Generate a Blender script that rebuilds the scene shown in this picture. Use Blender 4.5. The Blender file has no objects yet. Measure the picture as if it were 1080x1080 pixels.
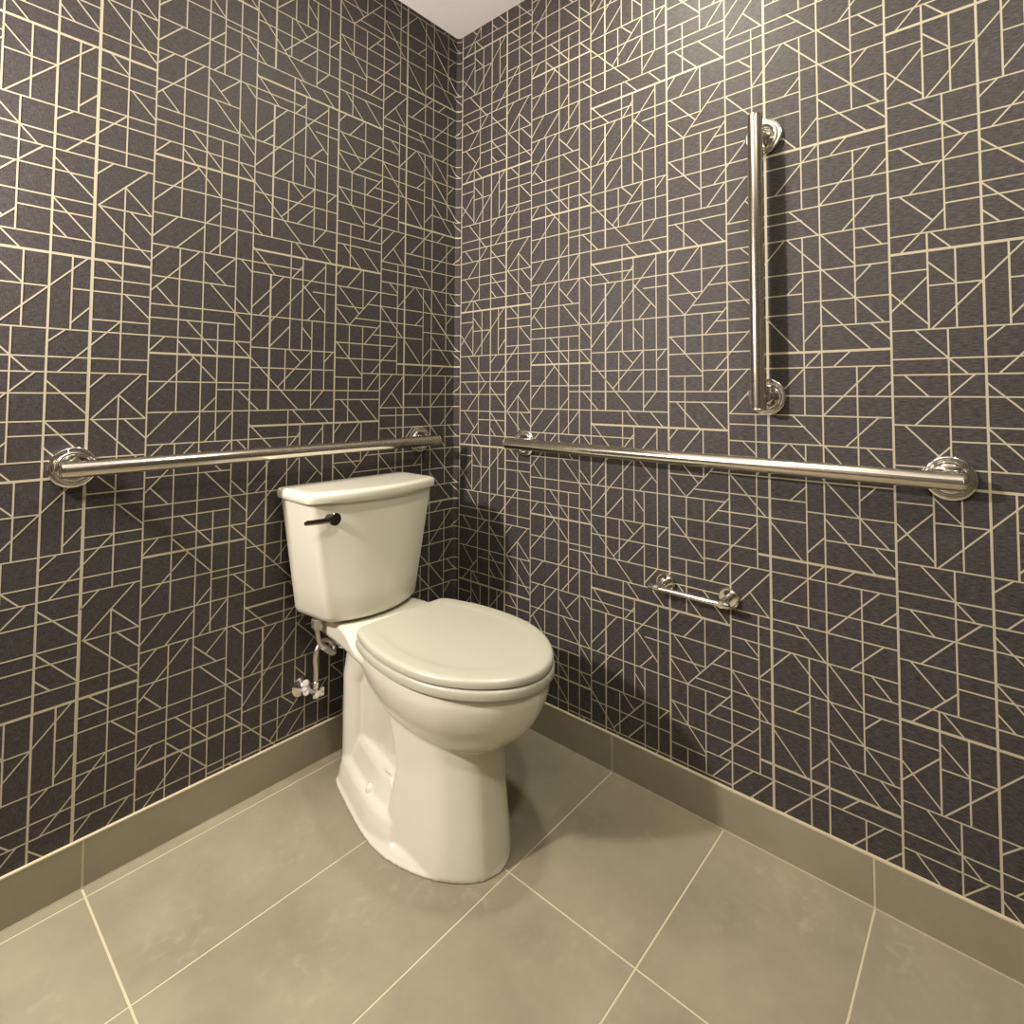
import bpy, bmesh, math
from mathutils import Vector, Matrix

C = bpy.context.scene
COL = C.collection

# ---------------------------------------------------------------- camera
FPX, CXP, CYP = 584.31, 550.9, 391.3
yaw, pitch, roll = map(math.radians, (49.263, 2.370, 0.237))
fw = Vector((math.sin(yaw)*math.cos(pitch), math.cos(yaw)*math.cos(pitch), math.sin(pitch)))
rt = Vector((math.cos(yaw), -math.sin(yaw), 0))
up = rt.cross(fw)
r2 = rt*math.cos(roll)+up*math.sin(roll)
u2 = -rt*math.sin(roll)+up*math.cos(roll)
cam = bpy.data.cameras.new('camera')
cam.sensor_width = 36
cam.lens = FPX/1080*36
cam.shift_x = -(CXP-540)/1080
cam.shift_y = (CYP-540)/1080
cam.clip_start = 0.02
co = bpy.data.objects.new('camera', cam)
COL.objects.link(co)
M = Matrix((r2, u2, -fw)).transposed().to_4x4()
M.translation = Vector((-1.3557, -1.4833, 1.0359))
co.matrix_world = M
C.camera = co

# ---------------------------------------------------------------- world, lights, exposure
CEIL = 2.3418
w = bpy.data.worlds.new('world'); C.world = w; w.use_nodes = True
w.node_tree.nodes['Background'].inputs[0].default_value = (1.0, 0.86, 0.62, 1)
w.node_tree.nodes['Background'].inputs[1].default_value = 0.01
C.view_settings.view_transform = 'Standard'
C.view_settings.look = 'None'
C.view_settings.gamma = 1
C.view_settings.use_curve_mapping = False
C.view_settings.exposure = 1.12

def lamp(name, loc, size, power, col, target=None):
    l = bpy.data.lights.new(name, 'AREA')
    l.shape = 'DISK'; l.size = size; l.energy = power; l.color = col
    o = bpy.data.objects.new(name, l); COL.objects.link(o)
    o.location = loc
    if target is not None:
        o.rotation_euler = (Vector(target)-Vector(loc)).to_track_quat('-Z', 'Y').to_euler()
    return o
WARM = (1.0, 0.945, 0.78)
lamp('ceiling_downlight', (-0.42, -0.85, CEIL-0.006), 0.12, 6.5, WARM)
lamp('ceiling_downlight', (-1.10, -1.70, CEIL-0.006), 0.14, 9, WARM)
sc = bpy.data.lights.new('wall_sconce', 'POINT')
sc.energy = 60; sc.color = (1.0, 0.895, 0.84); sc.shadow_soft_size = 0.05
so = bpy.data.objects.new('wall_sconce', sc); COL.objects.link(so)
so.location = (-1.75, -0.14, 1.53)

# ---------------------------------------------------------------- materials
def new_mat(name):
    m = bpy.data.materials.new(name); m.use_nodes = True
    nt = m.node_tree
    return m, nt, nt.nodes['Principled BSDF']
def noise(nt, scale, vec=None, detail=3, mapscale=None):
    tc = nt.nodes.new('ShaderNodeTexCoord')
    out = tc.outputs['Object']
    if mapscale:
        mp = nt.nodes.new('ShaderNodeMapping'); mp.inputs['Scale'].default_value = mapscale
        nt.links.new(out, mp.inputs[0]); out = mp.outputs[0]
    n = nt.nodes.new('ShaderNodeTexNoise')
    n.inputs['Scale'].default_value = scale; n.inputs['Detail'].default_value = detail
    nt.links.new(out, n.inputs['Vector'])
    return n
def ramp(nt, fac, c0, c1, p0=0.3, p1=0.7):
    r = nt.nodes.new('ShaderNodeValToRGB')
    r.color_ramp.elements[0].position = p0; r.color_ramp.elements[0].color = (*c0, 1)
    r.color_ramp.elements[1].position = p1; r.color_ramp.elements[1].color = (*c1, 1)
    nt.links.new(fac, r.inputs[0]); return r
def bump(nt, b, fac, strength, dist):
    bp = nt.nodes.new('ShaderNodeBump')
    bp.inputs['Strength'].default_value = strength; bp.inputs['Distance'].default_value = dist
    nt.links.new(fac, bp.inputs['Height']); nt.links.new(bp.outputs[0], b.inputs['Normal'])
def simple(name, col, rough, metal=0.0, spec=0.5, coat=0.0):
    m, nt, b = new_mat(name)
    b.inputs['Base Color'].default_value = (*col, 1)
    b.inputs['Roughness'].default_value = rough
    b.inputs['Metallic'].default_value = metal
    b.inputs['Specular IOR Level'].default_value = spec
    b.inputs['Coat Weight'].default_value = coat
    b.inputs['Coat Roughness'].default_value = 0.08
    n = noise(nt, 40)
    mr = nt.nodes.new('ShaderNodeMapRange')
    mr.inputs['To Min'].default_value = max(0.0, rough-0.02); mr.inputs['To Max'].default_value = rough+0.03
    nt.links.new(n.outputs['Fac'], mr.inputs['Value']); nt.links.new(mr.outputs[0], b.inputs['Roughness'])
    return m

def linen(name, threads, wide, wt=0.5):
    m, nt, b = new_mat(name)
    a = noise(nt, 1.0, detail=2, mapscale=threads)
    c = noise(nt, 1.0, detail=2, mapscale=wide)
    mx = nt.nodes.new('ShaderNodeMath'); mx.operation = 'MULTIPLY_ADD'
    mx.inputs[1].default_value = 1-wt; 
    sc_ = nt.nodes.new('ShaderNodeMath'); sc_.operation = 'MULTIPLY'; sc_.inputs[1].default_value = wt
    nt.links.new(a.outputs['Fac'], sc_.inputs[0])
    nt.links.new(c.outputs['Fac'], mx.inputs[0]); nt.links.new(sc_.outputs[0], mx.inputs[2])
    r = ramp(nt, mx.outputs[0], (0.015, 0.0122, 0.0124), (0.074, 0.0640, 0.0635), 0.36, 0.66)
    nt.links.new(r.outputs[0], b.inputs['Base Color'])
    b.inputs['Roughness'].default_value = 0.58
    b.inputs['Specular IOR Level'].default_value = 0.35
    bump(nt, b, mx.outputs[0], 0.5, 0.0006)
    return m
m_paper_r = linen('wallpaper_linen_right', (400, 70, 650), (400, 700, 120), 0.72)
m_paper_l = linen('wallpaper_linen_left', (80, 400, 700), (700, 400, 100), 0.52)
m_ink = simple('wallpaper_cream_ink', (0.415, 0.378, 0.272), 0.6, spec=0.35)

def plaster(name, col):
    m, nt, b = new_mat(name)
    n = noise(nt, 120, detail=4)
    r = ramp(nt, n.outputs['Fac'], tuple(x*0.97 for x in col), col)
    nt.links.new(r.outputs[0], b.inputs['Base Color'])
    b.inputs['Roughness'].default_value = 0.7
    bump(nt, b, n.outputs['Fac'], 0.25, 0.001)
    return m
m_ceil = plaster('ceiling_paint', (0.86, 0.83, 0.79))

def stone(name, c0, c1, c2):
    m, nt, b = new_mat(name)
    n1 = noise(nt, 3.0, detail=8); n1.inputs['Roughness'].default_value = 0.65
    n2 = noise(nt, 38, detail=6)
    r1 = ramp(nt, n1.outputs['Fac'], c0, c1, 0.35, 0.65)
    r2_ = ramp(nt, n2.outputs['Fac'], (0, 0, 0), (1, 1, 1), 0.52, 0.72)
    n3 = noise(nt, 5.0, detail=3)
    r3 = ramp(nt, n3.outputs['Fac'], (0, 0, 0), (1, 1, 1), 0.50, 0.68)
    mul = nt.nodes.new('ShaderNodeMath'); mul.operation = 'MULTIPLY'
    nt.links.new(r2_.outputs[0], mul.inputs[0]); nt.links.new(r3.outputs[0], mul.inputs[1])
    m2 = nt.nodes.new('ShaderNodeMath'); m2.operation = 'MULTIPLY'; m2.inputs[1].default_value = 0.42
    nt.links.new(mul.outputs[0], m2.inputs[0])
    mx = nt.nodes.new('ShaderNodeMix'); mx.data_type = 'RGBA'
    nt.links.new(m2.outputs[0], mx.inputs['Factor'])
    nt.links.new(r1.outputs[0], mx.inputs[6]); mx.inputs[7].default_value = (*c2, 1)
    nt.links.new(mx.outputs[2], b.inputs['Base Color'])
    b.inputs['Roughness'].default_value = 0.5
    bump(nt, b, n2.outputs['Fac'], 0.12, 0.0008)
    return m
m_tile = stone('porcelain_floor_tile', (0.215, 0.192, 0.131), (0.300, 0.269, 0.185), (0.44, 0.40, 0.295))
m_base = stone('porcelain_base_tile', (0.215, 0.194, 0.132), (0.268, 0.241, 0.168), (0.33, 0.295, 0.21))
m_grout = simple('cream_grout', (0.50, 0.445, 0.31), 0.85, spec=0.2)
m_china = simple('vitreous_china', (0.675, 0.66, 0.55), 0.16, coat=0.3)
m_seat = simple('molded_seat_plastic', (0.435, 0.43, 0.345), 0.30)
m_nickel = simple('polished_nickel', (0.66, 0.625, 0.55), 0.16, 1.0)
m_chrome = simple('bright_chrome', (0.80, 0.78, 0.74), 0.07, 1.0)
m_darkchrome = simple('dark_chrome', (0.17, 0.15, 0.13), 0.14, 1.0)
m_handle = simple('painted_chrome_reflection', (0.52, 0.48, 0.48), 0.3)  # flat pale grey painted in place of reflections on the chrome handle
m_braid = simple('braided_steel', (0.55, 0.52, 0.44), 0.35, 0.9)
m_white = simple('white_plastic', (0.80, 0.78, 0.72), 0.4)
m_sleeve = simple('grey_rubber_sleeve', (0.42, 0.40, 0.38), 0.5)
m_black = simple('black_print', (0.02, 0.02, 0.02), 0.5)

# ---------------------------------------------------------------- mesh helpers
def link(name, bm, mats, parent=None, smooth=False, loc=None):
    me = bpy.data.meshes.new(name); bm.normal_update(); bm.to_mesh(me); bm.free()
    if not isinstance(mats, (list, tuple)): mats = [mats]
    for m in mats: me.materials.append(m)
    if smooth:
        for p in me.polygons: p.use_smooth = True
        me.set_sharp_from_angle(angle=math.radians(38))
    o = bpy.data.objects.new(name, me); COL.objects.link(o)
    if parent: o.parent = parent; o.matrix_parent_inverse = Matrix.Translation(-parent.location)
    return o
def box(bm, x0, x1, y0, y1, z0, z1, mi=0):
    v = [bm.verts.new((x, y, z)) for z in (z0, z1) for y in (y0, y1) for x in (x0, x1)]
    for f in ((0,2,3,1), (4,5,7,6), (0,1,5,4), (2,6,7,3), (0,4,6,2), (1,3,7,5)):
        bm.faces.new([v[i] for i in f]).material_index = mi
def thing(name, label, cat, loc, group=None):
    o = bpy.data.objects.new(name, None); COL.objects.link(o)
    o.empty_display_size = 0.05; o.location = loc
    o['label'] = label; o['category'] = cat
    if group: o['group'] = group
    return o
def struct(o): o['kind'] = 'structure'; return o
def loft(bm, rings, cap0=True, cap1=True, mi=0):
    vs = [[bm.verts.new(p) for p in r] for r in rings]
    n = len(rings[0])
    for a, b in zip(vs, vs[1:]):
        for i in range(n):
            bm.faces.new((a[i], a[(i+1) % n], b[(i+1) % n], b[i])).material_index = mi
    if cap0: bm.faces.new(list(reversed(vs[0]))).material_index = mi
    if cap1: bm.faces.new(vs[-1]).material_index = mi
def frame(d):
    d = Vector(d).normalized()
    a = Vector((0, 0, 1)) if abs(d.z) < 0.9 else Vector((1, 0, 0))
    s = d.cross(a).normalized(); t = s.cross(d).normalized()
    return d, s, t
def lathe(bm, origin, axis, prof, n=40, mi=0):
    """prof: (distance along axis, radius)"""
    d, s, t = frame(axis); o = Vector(origin)
    rings = [[o+d*h+(s*math.cos(2*math.pi*i/n)+t*math.sin(2*math.pi*i/n))*max(r, 1e-5) for i in range(n)] for h, r in prof]
    loft(bm, rings, True, True, mi)
def tube(bm, pts, r, n=14, mi=0):
    pts = [Vector(p) for p in pts]
    dirs = [(pts[min(i+1, len(pts)-1)]-pts[max(i-1, 0)]).normalized() for i in range(len(pts))]
    _, s, t = frame(dirs[0]); rings = []
    for p, d in zip(pts, dirs):
        s = (s-d*s.dot(d)).normalized(); t = d.cross(s)
        rings.append([p+(s*math.cos(2*math.pi*i/n)+t*math.sin(2*math.pi*i/n))*r for i in range(n)])
    loft(bm, rings, mi=mi)
def spline(P, m=8):
    P = [Vector(p) for p in P]; out = []
    for i in range(len(P)-1):
        a = P[max(i-1, 0)]; b = P[i]; c = P[i+1]; d = P[min(i+2, len(P)-1)]
        for k in range(m):
            t = k/m
            out.append(0.5*((2*b)+(c-a)*t+(2*a-5*b+4*c-d)*t*t+(3*b-a-3*c+d)*t**3))
    out.append(P[-1]); return out
def fixn(bm): bmesh.ops.recalc_face_normals(bm, faces=bm.faces)

# ---------------------------------------------------------------- wallpaper pattern
# one repeat of the printed pattern, in tenths of a millimetre
PV=[(9660,0,4672,14),(11144,0,4672,14),(11853,0,4672,20),(10,0,4672,11),(1124,0,4672,10),(1887,0,4672,10),(2300,0,4672,11),(4725,0,4672,16),(6296,0,4672,12),(7228,0,4672,19),(8369,0,4672,11),(10293,2330,4272,11),(10731,2330,3904,10),(11514,2330,3904,11),(10587,-400,2330,10),(12400,1428,5626,10),(599,551,4478,10),(1489,-195,2756,10),(2791,551,4208,16),(3343,2215,5223,10),(3229,1093,2215,10),(3694,2215,4817,10),(3995,551,3073,10),(4386,1093,4817,10),(5193,2064,3073,10),(5181,145,1492,10),(5651,3633,4817,10),(5655,1093,3073,10),(6938,1629,5228,10),(8009,556,4580,10),(9034,2534,6301,10)]
PH=[(9660,12945,3904,18),(9660,10293,3530,10),(10293,11144,3199,10),(9660,15235,2330,10),(9660,12945,1746,10),(9660,12945,1428,10),(7228,11853,993,10),(9660,11853,417,10),(11934,12945,422,10),(10587,11853,128,10),(9660,12945,4272,10),(11514,12945,3207,10),(11853,12945,3502,10),(11853,12945,2591,10),(10,2300,1931,17),(10,2300,1269,10),(1489,6296,1093,10),(10,4725,551,10),(10,3694,4478,10),(10,1887,3734,10),(2300,6938,4208,10),(10,6193,3073,10),(10,1887,2756,10),(2300,4725,2215,10),(2300,4725,1684,10),(2300,6296,145,18),(3995,4725,3908,10),(4725,5655,3633,10),(5818,9660,3780,10),(5391,8009,3301,10),(5998,8009,2848,10),(4725,6798,2527,10),(4725,6938,2064,10),(5651,9660,1629,10),(4725,6296,824,10),(4725,5655,1492,10),(6938,9660,1974,18),(6296,9660,556,10),(6296,8009,306,10),(6296,9660,4580,10),(8009,9660,3099,10),(8369,9660,2534,10),(9034,9660,4172,10)]
PD=[(9839,3904,10587,4703,10),(10347,4272,10679,3904,10),(10293,3680,10731,3218,10),(10333,2330,11782,3904,10),(9678,3099,10293,2421,10),(9660,2712,10293,3393,10),(11514,2474,11853,2865,10),(11144,2048,11438,2330,10),(10056,2330,10879,1428,10),(11325,1428,12388,2591,10),(9868,1428,10261,993,10),(10587,1014,10981,1428,10),(11144,1264,11853,532,10),(10023,417,10550,993,10),(9851,5090,10395,4498,10),(11144,5083,11853,4294,10),(11144,4556,11404,4272,10),(11907,422,12828,1428,10),(11853,1091,12169,1428,10),(12400,957,12918,422,10),(11934,5094,12945,4044,10),(12509,5094,12945,4638,10),(12042,3904,12400,3542,10),(12461,3207,12945,2703,10),(10,1964,328,2330,10),(599,2257,1489,1285,10),(10,824,958,1866,10),(779,2756,1489,1976,10),(1916,2330,2300,1932,10),(2300,1947,3624,551,10),(1280,3734,2300,2624,10),(2300,2373,4386,4708,10),(2791,2255,3343,2858,10),(1157,551,1489,911,10),(10,4643,526,5223,10),(514,4478,1124,5137,10),(1236,4478,1887,5204,10),(2003,1093,2545,551,10),(10,4100,361,4478,10),(10,3372,1027,4478,10),(1124,4275,1656,3734,10),(1405,3989,1880,4478,10),(2012,4478,2300,4170,10),(2300,4876,2912,4208,10),(121,3492,500,3073,10),(1887,3469,2267,3073,10),(2300,3264,3154,4208,10),(2499,3073,2791,3381,10),(3465,551,3845,145,10),(4192,551,4570,145,10),(4725,4495,4986,4817,10),(5094,4208,5606,4817,10),(4939,824,5576,145,10),(5608,824,6237,145,10),(3382,4208,3694,4592,10),(3694,4065,4386,3335,10),(3849,3073,4239,3490,10),(3694,2863,3995,2529,10),(4816,4208,5521,3446,10),(4725,3587,5192,3073,10),(5187,3073,6200,4208,10),(5718,2527,6296,3191,10),(4777,2527,5655,1567,10),(3327,2215,3680,1873,10),(3033,1174,3995,2213,10),(3489,1093,3995,1646,10),(4386,1910,4661,2215,10),(3995,645,4377,1093,10),(5806,1093,6264,1629,10),(5977,1629,6938,2679,10),(6296,1107,6777,1629,10),(6323,556,7228,1594,10),(6749,1044,7176,556,10),(8370,556,9363,1629,10),(8799,4580,9412,5228,10),(7743,5228,8337,4580,10),(8385,4580,9034,3830,10),(6938,3802,7636,4580,10),(7680,4580,9547,2534,10),(9181,4580,9539,4172,10),(9034,3449,9343,3780,10),(7671,3301,8009,3647,10),(8009,2198,8369,2594,10),(8369,2996,9310,1974,10),(9302,2534,9660,2153,10),(7228,2776,7925,1974,10),(7435,993,8349,1974,10),(8591,1629,8932,1974,10),(9356,993,9660,1309,10),(6297,3780,7139,2848,10),(6621,4580,6938,4274,10)]

PW, PH_, U0 = 1.2935, 0.467235, 0.351
TH = 0.0029/10.0
def clip(u0, z0, u1, z1, ua, ub, za, zb):
    t0, t1 = 0.0, 1.0; du, dz = u1-u0, z1-z0
    for p, q in ((-du, u0-ua), (du, ub-u0), (-dz, z0-za), (dz, zb-z0)):
        if abs(p) < 1e-12:
            if q < 0: return None
            continue
        r = q/p
        if p < 0: t0 = max(t0, r)
        else: t1 = min(t1, r)
        if t0 >= t1: return None
    return u0+du*t0, z0+dz*t0, u0+du*t1, z0+dz*t1
def pattern(ua, ub, za, zb):
    out = []
    k0 = int(math.floor((ua-U0)/PW))-1; k1 = int(math.ceil((ub-U0)/PW))+1
    m0 = int(math.floor(za/PH_))-2; m1 = int(math.ceil(zb/PH_))+1
    for k in range(k0, k1):
        o = U0+k*PW
        for (u, a, b, t) in PV:
            t = t*TH; u = o+u/1e4
            if b-a > 4660:
                s = clip(u, za, u, zb, ua, ub, za, zb)
                if s: out.append((*s, t))
                continue
            for m in range(m0, m1):
                s = clip(u, a/1e4+m*PH_, u, b/1e4+m*PH_, ua, ub, za, zb)
                if s: out.append((*s, t))
        for m in range(m0, m1):
            for (a, b, z, t) in PH:
                s = clip(o+a/1e4, z/1e4+m*PH_, o+b/1e4, z/1e4+m*PH_, ua, ub, za, zb)
                if s: out.append((*s, t*TH))
            for (a, z, b, y, t) in PD:
                s = clip(o+a/1e4, z/1e4+m*PH_, o+b/1e4, y/1e4+m*PH_, ua, ub, za, zb)
                if s: out.append((*s, t*TH))
    return out
INK = 0
def strips(bm, segs, mp, mi):
    for (a, z, b, y, t) in segs:
        l = math.hypot(b-a, y-z)
        if l < 1e-4: continue
        nx, nz = -(y-z)/l*t/2, (b-a)/l*t/2
        q = [(a-nx, z-nz), (b-nx, y-nz), (b+nx, y+nz), (a+nx, z+nz)]
        global INK; INK = (INK+1) % 97
        off = 0.00035+INK*2.5e-6
        bm.faces.new([bm.verts.new(mp(*p, off)) for p in q]).material_index = mi
BT = 0.101      # height of the tile base
XF, YF = -2.5, -2.7   # far ends of the room
# right wall: plane x=0, running along -y ; u = -y
bm = bmesh.new()
box(bm, 0, 0.1, YF, 0.1, 0, CEIL)
strips(bm, pattern(0.0015, -YF, BT, CEIL), lambda u, z, o: (-o, -u, z), 1)
struct(link('wall_right', bm, [m_paper_r, m_ink]))
# left wall: plane y=0 ; u = UL + x, easing round the corner over the last 2 cm
UL = 2.5985
XC, SL = -0.010, 1.0
def mpl(u, z, o):
    x = u-UL
    return (x, -o if x <= XC else -o-(x-XC)*SL, z)
bm = bmesh.new()
box(bm, XF, 0.0, 0.0, 0.1, 0, CEIL)
v = [bm.verts.new(p) for p in ((XC, 0, 0), (0, XC*SL, 0), (0, 0, 0), (XC, 0, CEIL), (0, XC*SL, CEIL), (0, 0, CEIL))]
for f in ((0, 1, 4, 3), (1, 2, 5, 4), (0, 3, 5, 2), (0, 2, 1), (3, 4, 5)): bm.faces.new([v[i] for i in f])
strips(bm, pattern(UL+XF, UL+XC, BT, CEIL), mpl, 1)
strips(bm, pattern(UL+XC, UL-0.0005, BT, CEIL), mpl, 1)
struct(link('wall_left', bm, [m_paper_l, m_ink]))
bm = bmesh.new(); box(bm, XF-0.1, XF, YF-0.1, 0.1, 0, CEIL)
strips(bm, pattern(0.0, -YF, 0, CEIL), lambda u, z, o: (XF+o, -u, z), 1)
struct(link('wall_far_side', bm, [m_paper_r, m_ink]))
bm = bmesh.new(); box(bm, XF, 0.1, YF-0.1, YF, 0, CEIL)
strips(bm, pattern(XF, 0, 0, CEIL), lambda u, z, o: (u, YF+o, z), 1)
struct(link('wall_rear', bm, [m_paper_l, m_ink]))
bm = bmesh.new(); box(bm, XF-0.1, 0.1, YF-0.1, 0.1, CEIL, CEIL+0.1); struct(link('ceiling', bm, m_ceil))

# ---------------------------------------------------------------- floor of rectangular tiles
G = 0.0021
bm = bmesh.new()
box(bm, XF-0.1, 0.1, YF-0.1, 0.1, -0.1, -0.0008, 1)
ys = [0.0, -0.036]+[-(0.3448+0.3075*i) for i in range(8)]
xs = [0.02, -0.4281, -1.0434, -1.6587, -2.274, -2.6]
for x1, x0 in zip(xs, xs[1:]):
    for y1, y0 in zip(ys, ys[1:]):
        if y0 < YF: y0 = YF
        box(bm, x0+G, x1-G, y0+G, y1-G, -0.02, 0, 0)
struct(link('floor', bm, [m_tile, m_grout]))

# ---------------------------------------------------------------- tile base
BD = 0.0072
bm = bmesh.new()
jx = [0.0, -0.4281, -1.0434, -1.6587, -2.274, XF]
for a, b in zip(jx, jx[1:]): box(bm, b+G, a-G if a < 0 else a-0.001, -BD, -0.0002, 0.003, BT-0.0032, 0)
box(bm, XF, -BD+0.001, -BD+0.0008, -0.0002, 0, BT-0.002, 1)
box(bm, XF, -BD+0.001, -BD-0.0004, -0.0002, BT-0.0030, BT, 1)
box(bm, XF, -BD+0.001, -BD-0.0008, -0.0002, 0, 0.0022, 1)
struct(link('baseboard_left', bm, [m_base, m_grout]))
bm = bmesh.new()
jy = [-BD, -0.6523, -1.2673, -1.8823, -2.497, YF]
for a, b in zip(jy, jy[1:]): box(bm, -BD, -0.0002, b+G, a-G if a < -0.02 else a-0.001, 0.003, BT-0.0032, 0)
box(bm, -BD+0.0008, -0.0002, YF, -BD-0.0008, 0, BT-0.002, 1)
box(bm, -BD-0.0004, -0.0002, YF, -BD-0.0008, BT-0.0030, BT, 1)
box(bm, -BD-0.0008, -0.0002, YF, -BD-0.0008, 0, 0.0022, 1)
struct(link('baseboard_right', bm, [m_base, m_grout]))

# ---------------------------------------------------------------- grab bars
def rosette_prof():
    return [(0.0002, 0.0420), (0.0060, 0.0425), (0.0085, 0.0418), (0.0098, 0.0400), (0.0098, 0.0365), (0.0085, 0.0355), (0.0085, 0.0335),
            (0.0125, 0.0325), (0.0138, 0.0310), (0.0138, 0.0285), (0.0115, 0.0272), (0.0095, 0.0240), (0.0090, 0.0160), (0.0180, 0.0128)]
def grab_bar(name, label, base, out, a, b, posts, z_or):
    """bar axis from a to b; posts: wall points; out: wall normal"""
    t = thing(name, label, 'grab bar', base, None)
    out = Vector(out); a = Vector(a); b = Vector(b); d = (b-a).normalized(); L = (b-a).length
    bm = bmesh.new()
    R = 0.0168
    prof = [(0.0, 0.0), (0.0, 0.0125), (0.0012, 0.0152), (0.0045, 0.0165), (0.0052, 0.0160), (0.0058, 0.0160), (0.0064, R), (0.0080, R)]
    prof += [(0.0080+(L-0.0160)*i/12, R) for i in range(1, 12)]
    prof += [(L-h, r) for h, r in reversed(prof[:8])]
    lathe(bm, a, d, prof, 48); fixn(bm)
    bar = link('rail', bm, m_nickel, t, True)
    for pnt in posts:
        bm = bmesh.new(); lathe(bm, pnt, out, rosette_prof(), 56); fixn(bm)
        fl = link('mounting_flange', bm, m_chrome, t, True)
        bm = bmesh.new()
        lathe(bm, Vector(pnt)+out*0.016, out, [(0, 0.0128), (0.006, 0.0118), (0.018, 0.0118), (0.030, 0.0125)], 32)
        fixn(bm)
        link('post', bm, m_nickel, fl, True)
    return t
def shade(o, ang=40):
    pass
grab_bar('grab_bar', 'long polished grab bar running level above the toilet tank on the left wall', (-0.63, 0, 0.88), (0, -1, 0),
         (-1.113, -0.055, 0.878), (-0.124, -0.055, 0.881), [(-1.084, 0, 0.878), (-0.166, 0, 0.882)], 0)
grab_bar('grab_bar', 'longest polished grab bar, level on the right wall above the toilet paper holder', (0, -0.86, 0.88), (-1, 0, 0),
         (-0.055, -0.293, 0.880), (-0.055, -1.435, 0.877), [(0, -0.330, 0.880), (0, -1.407, 0.877)], 0)
grab_bar('grab_bar', 'upright polished grab bar high on the right wall', (0, -1.07, 1.34), (-1, 0, 0),
         (-0.055, -1.069, 1.000), (-0.055, -1.069, 1.684), [(0, -1.073, 1.032), (0, -1.073, 1.647)], 0)

# ---------------------------------------------------------------- toilet paper holder
t = thing('toilet_paper_holder', 'small empty chrome toilet paper holder low on the right wall', 'toilet paper holder', (0, -0.90, 0.55))
for y in (-0.815, -0.980):
    bm = bmesh.new()
    lathe(bm, (0, y, 0.548), (-1, 0, 0), [(0.0002, 0.0245), (0.010, 0.0250), (0.0125, 0.0235), (0.0115, 0.0205), (0.0125, 0.0100)], 48)
    fixn(bm); fl = link('mounting_flange', bm, m_chrome, t, True)
    bm = bmesh.new()
    lathe(bm, (-0.011, y, 0.548), (-1, 0, 0), [(0, 0.0098), (0.038, 0.0090), (0.050, 0.0092), (0.0525, 0.0075)], 32)
    fixn(bm); link('post', bm, m_chrome, fl, True)
bm = bmesh.new()
pr = [(0, 0.003), (0, 0.0060), (0.002, 0.0075), (0.016, 0.0082), (0.0165, 0.0076), (0.030, 0.0076), (0.0305, 0.0068)]
L = 0.205
lathe(bm, (-0.056, -0.793, 0.547), (0, -1, 0), pr+[(0.10, 0.0066)]+[(L-h, r) for h, r in reversed(pr)], 32)
fixn(bm); link('roller_bar', bm, m_chrome, t, True)

# ---------------------------------------------------------------- toilet
CX = -0.430
CXF = -0.441
CXT = -0.455
toilet = thing('toilet', 'white two-piece toilet with closed lid standing in the corner', 'toilet', (CX, -0.36, 0))
def half_to_ring(prof, z, cx=CX, inset=0.0, n=64, dz=None):
    """prof: half outline [(y, half width)] from rear to front tip"""
    pts = spline([(cx+hw, y, 0) for y, hw in prof], 6)
    left = [Vector((2*cx-p.x, p.y, 0)) for p in reversed(pts[:-1])]
    loop = pts+left
    # resample evenly
    cum = [0]
    for i in range(len(loop)): cum.append(cum[-1]+(loop[(i+1) % len(loop)]-loop[i]).length)
    T = cum[-1]; out = []; j = 0
    for k in range(n):
        s = T*k/n
        while cum[j+1] < s: j += 1
        f = (s-cum[j])/max(cum[j+1]-cum[j], 1e-9)
        out.append(loop[j % len(loop)].lerp(loop[(j+1) % len(loop)], f))
    if inset:
        res = []
        for i in range(n):
            tg = (out[(i+1) % n]-out[i-1]).normalized()
            nrm = Vector((tg.y, -tg.x, 0))
            c = Vector((cx, sum(p.y for p in out)/n, 0))
            if nrm.dot(c-out[i]) < 0: nrm = -nrm
            res.append(out[i]+nrm*inset)
        out = res
    return [Vector((p.x, p.y, z if dz is None else z+dz(p))) for p in out]
LID = [(-0.266, 0.0), (-0.266, 0.08), (-0.268, 0.128), (-0.278, 0.144), (-0.335, 0.163), (-0.395, 0.176), (-0.465, 0.1815), (-0.535, 0.178), (-0.595, 0.164),
       (-0.650, 0.137), (-0.690, 0.106), (-0.721, 0.070), (-0.738, 0.035), (-0.744, 0.0)]
DZ = 0.010
def shift(prof, d, cy=-0.47):
    out = []
    for y, hw in prof: out.append((y+(d if y > -0.3 else -d if y < -0.6 else 0), hw+(d if hw > 0.03 else 0)))
    return out
# seat lid
bm = bmesh.new()
secs = [(0.4305, 0.003), (0.4318, 0.0005), (0.435, 0.0), (0.4425, 0.0), (0.4465, 0.0022), (0.4488, 0.006), (0.4495, 0.012),
        ]
def shrink(r, k, z):
    c = sum(r, Vector())/len(r)
    return [Vector((c.x+(p.x-c.x)*k, c.y+(p.y-c.y)*k, z)) for p in r]
rr = [half_to_ring(LID, z+DZ, inset=i) for z, i in secs]
r0 = rr[-1]
rr += [shrink(r0, k, z+DZ) for k, z in ((0.90, 0.4496), (0.84, 0.4495), (0.81, 0.4488), (0.78, 0.4486), (0.6, 0.4492), (0.3, 0.4500), (0.06, 0.4503))]
loft(bm, rr); fixn(bm)
link('lid', bm, m_seat, toilet, True)
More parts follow.
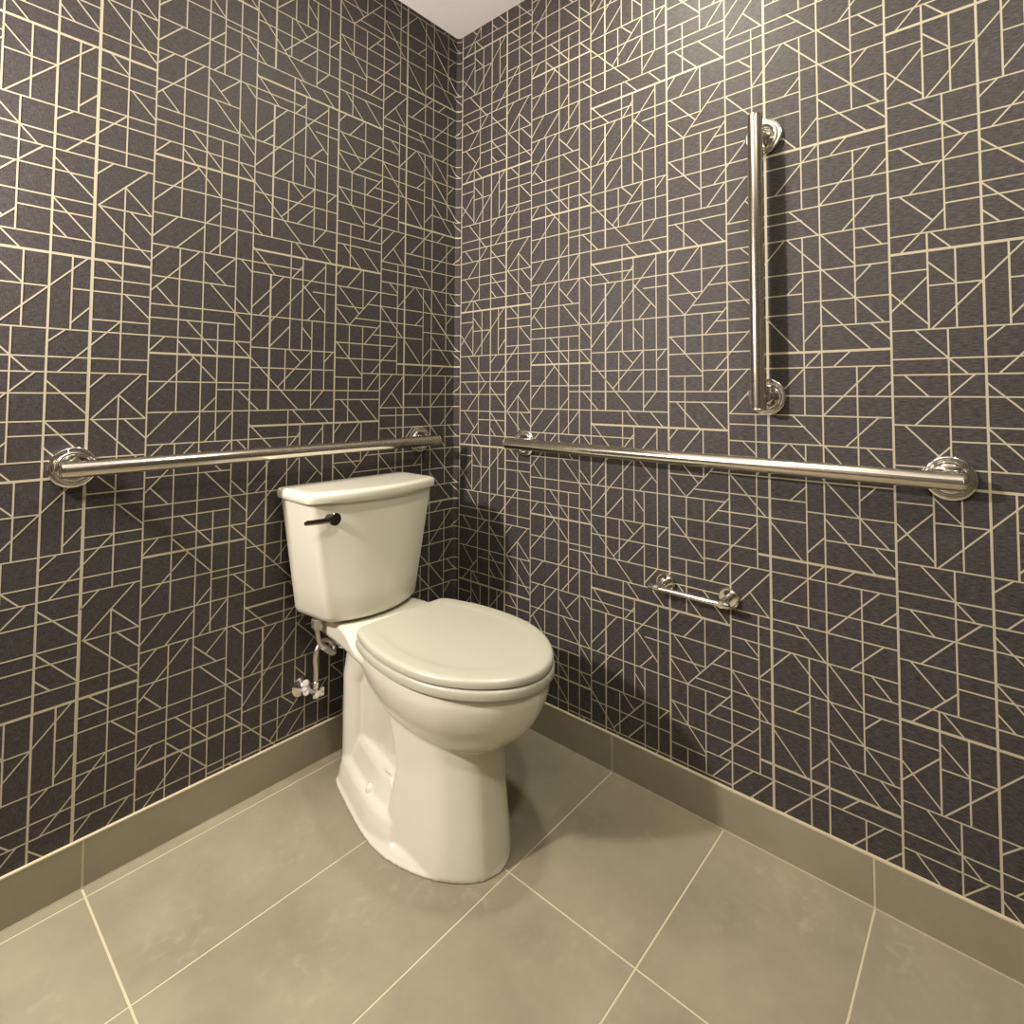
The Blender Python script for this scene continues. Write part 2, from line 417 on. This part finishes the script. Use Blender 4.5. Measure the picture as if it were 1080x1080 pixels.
# seat ring
bm = bmesh.new()
SEAT = shift(LID, 0.0015)
secs = [(0.4075, 0.004), (0.409, 0.0008), (0.413, 0.0), (0.4230, 0.0), (0.4268, 0.0018), (0.4285, 0.005), (0.4290, 0.012)]
loft(bm, [half_to_ring(SEAT, z+DZ, inset=i) for z, i in secs]); fixn(bm)
link('seat', bm, m_seat, toilet, True)
for s in (-1, 1):
    bm = bmesh.new()
    x = CX+s*0.075
    lathe(bm, (x-0.022, -0.254, 0.438), (1, 0, 0), [(0, 0.006), (0.001, 0.009), (0.043, 0.009), (0.044, 0.006)], 24)
    box(bm, x-0.018, x+0.018, -0.266, -0.244, 0.415, 0.438)
    fixn(bm); link('hinge', bm, m_seat, toilet, True)

# china body: bowl, pedestal, trapway, deck joined into one surface
bm = bmesh.new()
def scaled(prof, k, cy=-0.49, kr=None):
    return [(cy+(y-cy)*(k if y < cy else (kr or k)), hw*k) for y, hw in prof]
BOWL = shift(LID, -0.006)
secs = [(0.4065, 0.984, 1.0), (0.404, 0.994, 1.0), (0.397, 1.0, 1.0), (0.380, 0.998, 1.0), (0.355, 0.966, 0.98), (0.330, 0.915, 0.95), (0.305, 0.842, 0.91),
        (0.283, 0.755, 0.86), (0.266, 0.675, 0.80), (0.254, 0.61, 0.72), (0.247, 0.56, 0.62)]
loft(bm, [half_to_ring(scaled(BOWL, q.y, kr=q.z), q.x+DZ) for q in spline(secs, 4)])
def ped(z, hw, yf, yb, fl):
    ym = -0.43
    return half_to_ring([(yb, 0.0), (yb, hw*0.6), (yb-0.004, hw*0.96), (yb-0.02, hw), (ym, hw*fl), (yf+(ym-yf)*0.45+0.0, hw*0.90), (yf+(ym-yf)*0.2, hw*0.66), (yf+0.007, hw*0.34), (yf, 0)], z, cx=CXF)
secs = [(0.008, 0.124, -0.636), (0.05, 0.121, -0.632), (0.12, 0.116, -0.624), (0.19, 0.113, -0.617), (0.235, 0.113, -0.613), (0.30, 0.113, -0.60)]
loft(bm, [ped(z, hw, yf, yb, 1.0) for (z, hw, yf), yb in zip(secs, (-0.372, -0.380, -0.394, -0.408, -0.395, -0.37))])
# flared foot
FOOT = [(-0.098, 0.0), (-0.098, 0.05), (-0.105, 0.072), (-0.130, 0.087), (-0.18, 0.101), (-0.26, 0.122), (-0.34, 0.139), (-0.41, 0.143), (-0.48, 0.131),
        (-0.545, 0.108), (-0.595, 0.076), (-0.627, 0.040), (-0.638, 0.0)]
secs = [(0.0, -0.003), (0.006, -0.003), (0.008, 0.001), (0.014, 0.004), (0.022, 0.010)]
loft(bm, [half_to_ring(FOOT, z, inset=i, cx=CXF) for z, i in secs])
REAR = [(y, hw) for y, hw in FOOT if y > -0.40]+[(-0.42, 0.135), (-0.43, 0.10), (-0.43, 0.0)]
secs = [(0.010, 0.003), (0.040, 0.008), (0.060, 0.013), (0.070, 0.020), (0.077, 0.029), (0.10, 0.036), (0.122, 0.042), (0.134, 0.050), (0.138, 0.062)]
loft(bm, [half_to_ring(REAR, z, inset=i, cx=CXF) for z, i in secs])
# core web between trapway and bowl
CORE = [(-0.12, 0.0), (-0.12, 0.05), (-0.14, 0.060), (-0.25, 0.064), (-0.34, 0.082), (-0.42, 0.094), (-0.42, 0.0)]
loft(bm, [half_to_ring(CORE, z) for z in (0.02, 0.15, 0.30, 0.395)])
# trapway column at the back
TR = [(-0.088, 0.0), (-0.088, 0.045), (-0.100, 0.066), (-0.132, 0.080), (-0.162, 0.076), (-0.182, 0.056), (-0.188, 0.0)]
TRT = [(-0.098, 0.0), (-0.098, 0.045), (-0.115, 0.064), (-0.155, 0.076), (-0.20, 0.074), (-0.24, 0.055), (-0.245, 0.0)]
loft(bm, [half_to_ring(TR, z) for z in (0.01, 0.12, 0.22, 0.27)]+[half_to_ring([((a[0]+b[0])/2, (a[1]+b[1])/2) for a, b in zip(TR, TRT)], 0.31), half_to_ring(TRT, 0.345), half_to_ring(TRT, 0.39)])
# deck under the tank
DECK = [(-0.035, 0.0), (-0.035, 0.09), (-0.040, 0.108), (-0.060, 0.118), (-0.15, 0.127), (-0.22, 0.139), (-0.27, 0.149), (-0.33, 0.155), (-0.36, 0.135), (-0.36, 0.0)]
def dzf(p):
    t = max(0, min(1, (p.y+0.30)/0.10)); return 0.028*t*t*(3-2*t)
secs = [(0.340, 0.055), (0.352, 0.038), (0.368, 0.022), (0.382, 0.008), (0.392, 0.001)]
rr = [half_to_ring(DECK, z, inset=i) for z, i in secs]+[half_to_ring(DECK, 0.402, inset=0.0, dz=dzf), half_to_ring(DECK, 0.4065, inset=0.003, dz=dzf)]
for k in (0.93, 0.7, 0.4, 0.1):
    r = shrink(rr[6], k, 0); rr.append([Vector((p.x, p.y, 0.409+dzf(p))) for p in r])
loft(bm, rr)
fixn(bm)
body = link('bowl', bm, m_china, toilet, True)
md = body.modifiers.new('fuse', 'REMESH'); md.mode = 'VOXEL'; md.voxel_size = 0.0034; md.use_smooth_shade = True
md = body.modifiers.new('soften', 'SMOOTH'); md.factor = 0.5; md.iterations = 7
for s in (-1, 1):
    bm = bmesh.new()
    lathe(bm, (CXF+s*0.100, -0.300, 0.055), (0, 0, 1), [(0, 0.0120), (0.020, 0.0120), (0.027, 0.010), (0.031, 0.005), (0.032, 0.0)], 32)
    fixn(bm); link('bolt_cap', bm, m_china, toilet, True)

# tank
def tank_ring(z, w, yf, yc, yb, r=0.022, inset=0.0, nb=14, cx=CXT, flare=0.0):
    w -= inset; yf += inset; yc += inset; yb -= inset
    P = []
    def arc(cx_, cy_, a0, a1, rr, m=7):
        for i in range(m+1):
            a = math.radians(a0+(a1-a0)*i/m); P.append(Vector((cx+cx_+rr*math.cos(a), cy_+rr*math.sin(a), z)))
    rb = 0.014
    arc(w-rb, yb-rb, 90, 0, rb)
    sl = math.degrees(math.atan2(2*(yc-yf), w))
    arc(w-r, yc+r, 0, -90+sl, r)
    x0 = P[-1].x-cx; y0 = P[-1].y
    for i in range(1, nb):
        x = x0*(1-2*i/nb); P.append(Vector((cx+x, yf+(y0-yf)*(abs(x)/x0)**2.2, z)))
    arc(-w+r, yc+r, -90-sl, -180, r)
    arc(-w+rb, yb-rb, 180, 90, rb)
    for p in P: p.x += (1 if p.x > cx else -1)*flare*max(0.0, min(1.0, (p.y-yc)/(yb-yc)))*min(1, abs(p.x-cx)/w)
    return P
TDX = -0.001
def tk(z):
    f = (z-0.44)/(0.757-0.44)
    return 0.138+0.0555*f, -0.212-0.010*f, -0.180-0.012*f, -0.028
bm = bmesh.new()
rings = []
for z, i in [(0.4375, 0.040), (0.4395, 0.024), (0.445, 0.010), (0.452, 0.003), (0.463, 0.0), (0.53, 0), (0.61, 0), (0.69, 0), (0.7565, 0)]:
    a = tk(z); rings.append(tank_ring(z, *a, inset=i, cx=CXT+0.007*(0.757-z)/0.32, flare=0.003+0.016*(0.757-z)/0.32))
loft(bm, rings); fixn(bm)
link('tank', bm, m_china, toilet, True)
bm = bmesh.new()
loft(bm, [tank_ring(z, 0.205, -0.236, -0.200, -0.020, 0.028, inset=i) for z, i in
          [(0.7568, 0.010), (0.7580, 0.005), (0.7620, 0.0012), (0.7700, 0.0), (0.7780, 0.0), (0.7830, 0.0018), (0.7862, 0.006), (0.7872, 0.011), (0.7875, 0.03)]])
fixn(bm); link('tank_lid', bm, m_china, toilet, True)
# flush lever
bm = bmesh.new()
lathe(bm, (-0.606, -0.214, 0.7235), (0, -1, 0), [(-0.022, 0.009), (0.008, 0.009), (0.0085, 0.0145), (0.010, 0.0160), (0.0145, 0.0160), (0.016, 0.0145)], 40)
fixn(bm); lev = link('flush_lever', bm, m_darkchrome, toilet, True)
bm = bmesh.new()
pts = spline([(-0.614, -0.226, 0.7235), (-0.640, -0.227, 0.7240), (-0.665, -0.228, 0.7255), (-0.687, -0.229, 0.7270)], 4)
rings = []
for i, p in enumerate(pts):
    f = i/(len(pts)-1); hz = 0.0074-0.0016*f; hy = 0.0030
    if i in (0, len(pts)-1): hz *= 0.7; hy *= 0.7
    rings.append([p+Vector((0, hy*math.cos(2*math.pi*k/12), hz*math.sin(2*math.pi*k/12))) for k in range(12)])
loft(bm, rings); fixn(bm); link('lever_arm', bm, m_darkchrome, lev, True)

# ---------------------------------------------------------------- water supply valve with braided hose
t = thing('water_supply_valve', 'chrome shut-off valve with braided hose on the left wall under the tank', 'water valve', (-0.562, 0, 0.226))
VX, VY, VZ = -0.557, -0.062, 0.228
bm = bmesh.new()
lathe(bm, (-0.566, 0, 0.226), (0, -1, 0), [(0.0002, 0.0265), (0.003, 0.0268), (0.006, 0.0235), (0.011, 0.0150), (0.016, 0.0100), (0.018, 0.0085)], 40)
fixn(bm); link('escutcheon', bm, m_chrome, t, True)
bm = bmesh.new(); tube(bm, spline([(-0.566, -0.012, 0.226), (-0.562, -0.035, 0.227), (VX, VY, VZ)], 4), 0.0065)
fixn(bm); link('supply_stub', bm, m_chrome, t, True)
bm = bmesh.new()
lathe(bm, (VX, VY-0.014, VZ), (0, 1, 0), [(0, 0.006), (0.001, 0.010), (0.010, 0.010), (0.0105, 0.0085), (0.020, 0.0085), (0.021, 0.0105), (0.030, 0.0105), (0.031, 0.008)], 6)
lathe(bm, (VX, VY, VZ-0.014), (0, 0, 1), [(0, 0.004), (0.001, 0.0095), (0.022, 0.0095), (0.023, 0.0075), (0.030, 0.0075), (0.031, 0.0090), (0.042, 0.0090), (0.043, 0.006)], 12)
fixn(bm); link('valve_body', bm, m_chrome, t, True)
bm = bmesh.new()
lathe(bm, (VX-0.006, VY, VZ+0.003), (-1, 0, 0.75), [(0, 0.0045), (0.018, 0.0045), (0.0185, 0.008), (0.022, 0.0095), (0.032, 0.0085), (0.034, 0.004)], 24)
for dz, dy in ((0.011, 0.002), (-0.010, -0.002)):
    lathe(bm, (VX-0.026, VY+dy, VZ+0.022+dz), (-0.8, -0.5, 0.3), [(-0.003, 0.004), (-0.001, 0.0088), (0.004, 0.0095), (0.007, 0.0080), (0.008, 0.003)], 24)
fixn(bm); link('handle', bm, m_handle, t, True)
bm = bmesh.new()
box(bm, VX+0.012, VX+0.022, VY-0.006, VY-0.0045, VZ-0.014, VZ+0.008)
lathe(bm, (VX+0.017, VY-0.006, VZ-0.003), (0, -1, 0), [(0, 0.0022), (0.0006, 0.002)], 16, mi=1)
box(bm, VX+0.006, VX+0.013, VY-0.006, VY-0.003, VZ-0.005, VZ-0.001)
fixn(bm); link('tag', bm, [m_white, m_black], t)
HP = [(VX, VY, VZ+0.026), (VX+0.000, VY, VZ+0.055), (VX-0.004, VY-0.002, VZ+0.090), (VX+0.000, VY-0.004, VZ+0.114), (VX+0.020, VY+0.004, VZ+0.128),
      (VX+0.043, VY+0.004, VZ+0.120), (VX+0.052, VY-0.004, VZ+0.102), (VX+0.038, VY-0.018, VZ+0.098), (VX+0.010, VY-0.026, VZ+0.122), (VX-0.008, VY-0.028, VZ+0.145), (VX-0.014, VY-0.028, VZ+0.180)]
bm = bmesh.new(); tube(bm, spline(HP, 8), 0.0062); fixn(bm); link('braided_hose', bm, m_braid, t, True)
sp = spline(HP, 8)
bm = bmesh.new(); tube(bm, sp[54:67], 0.0080); fixn(bm); link('hose_sleeve', bm, m_sleeve, t, True)
bm = bmesh.new()
lathe(bm, (VX-0.014, VY-0.028, VZ+0.176), (0, 0, 1), [(0, 0.007), (0.002, 0.0095), (0.010, 0.0095), (0.0105, 0.0155), (0.031, 0.0160), (0.0325, 0.014)], 12)
fixn(bm); link('coupling_nut', bm, m_braid, t)
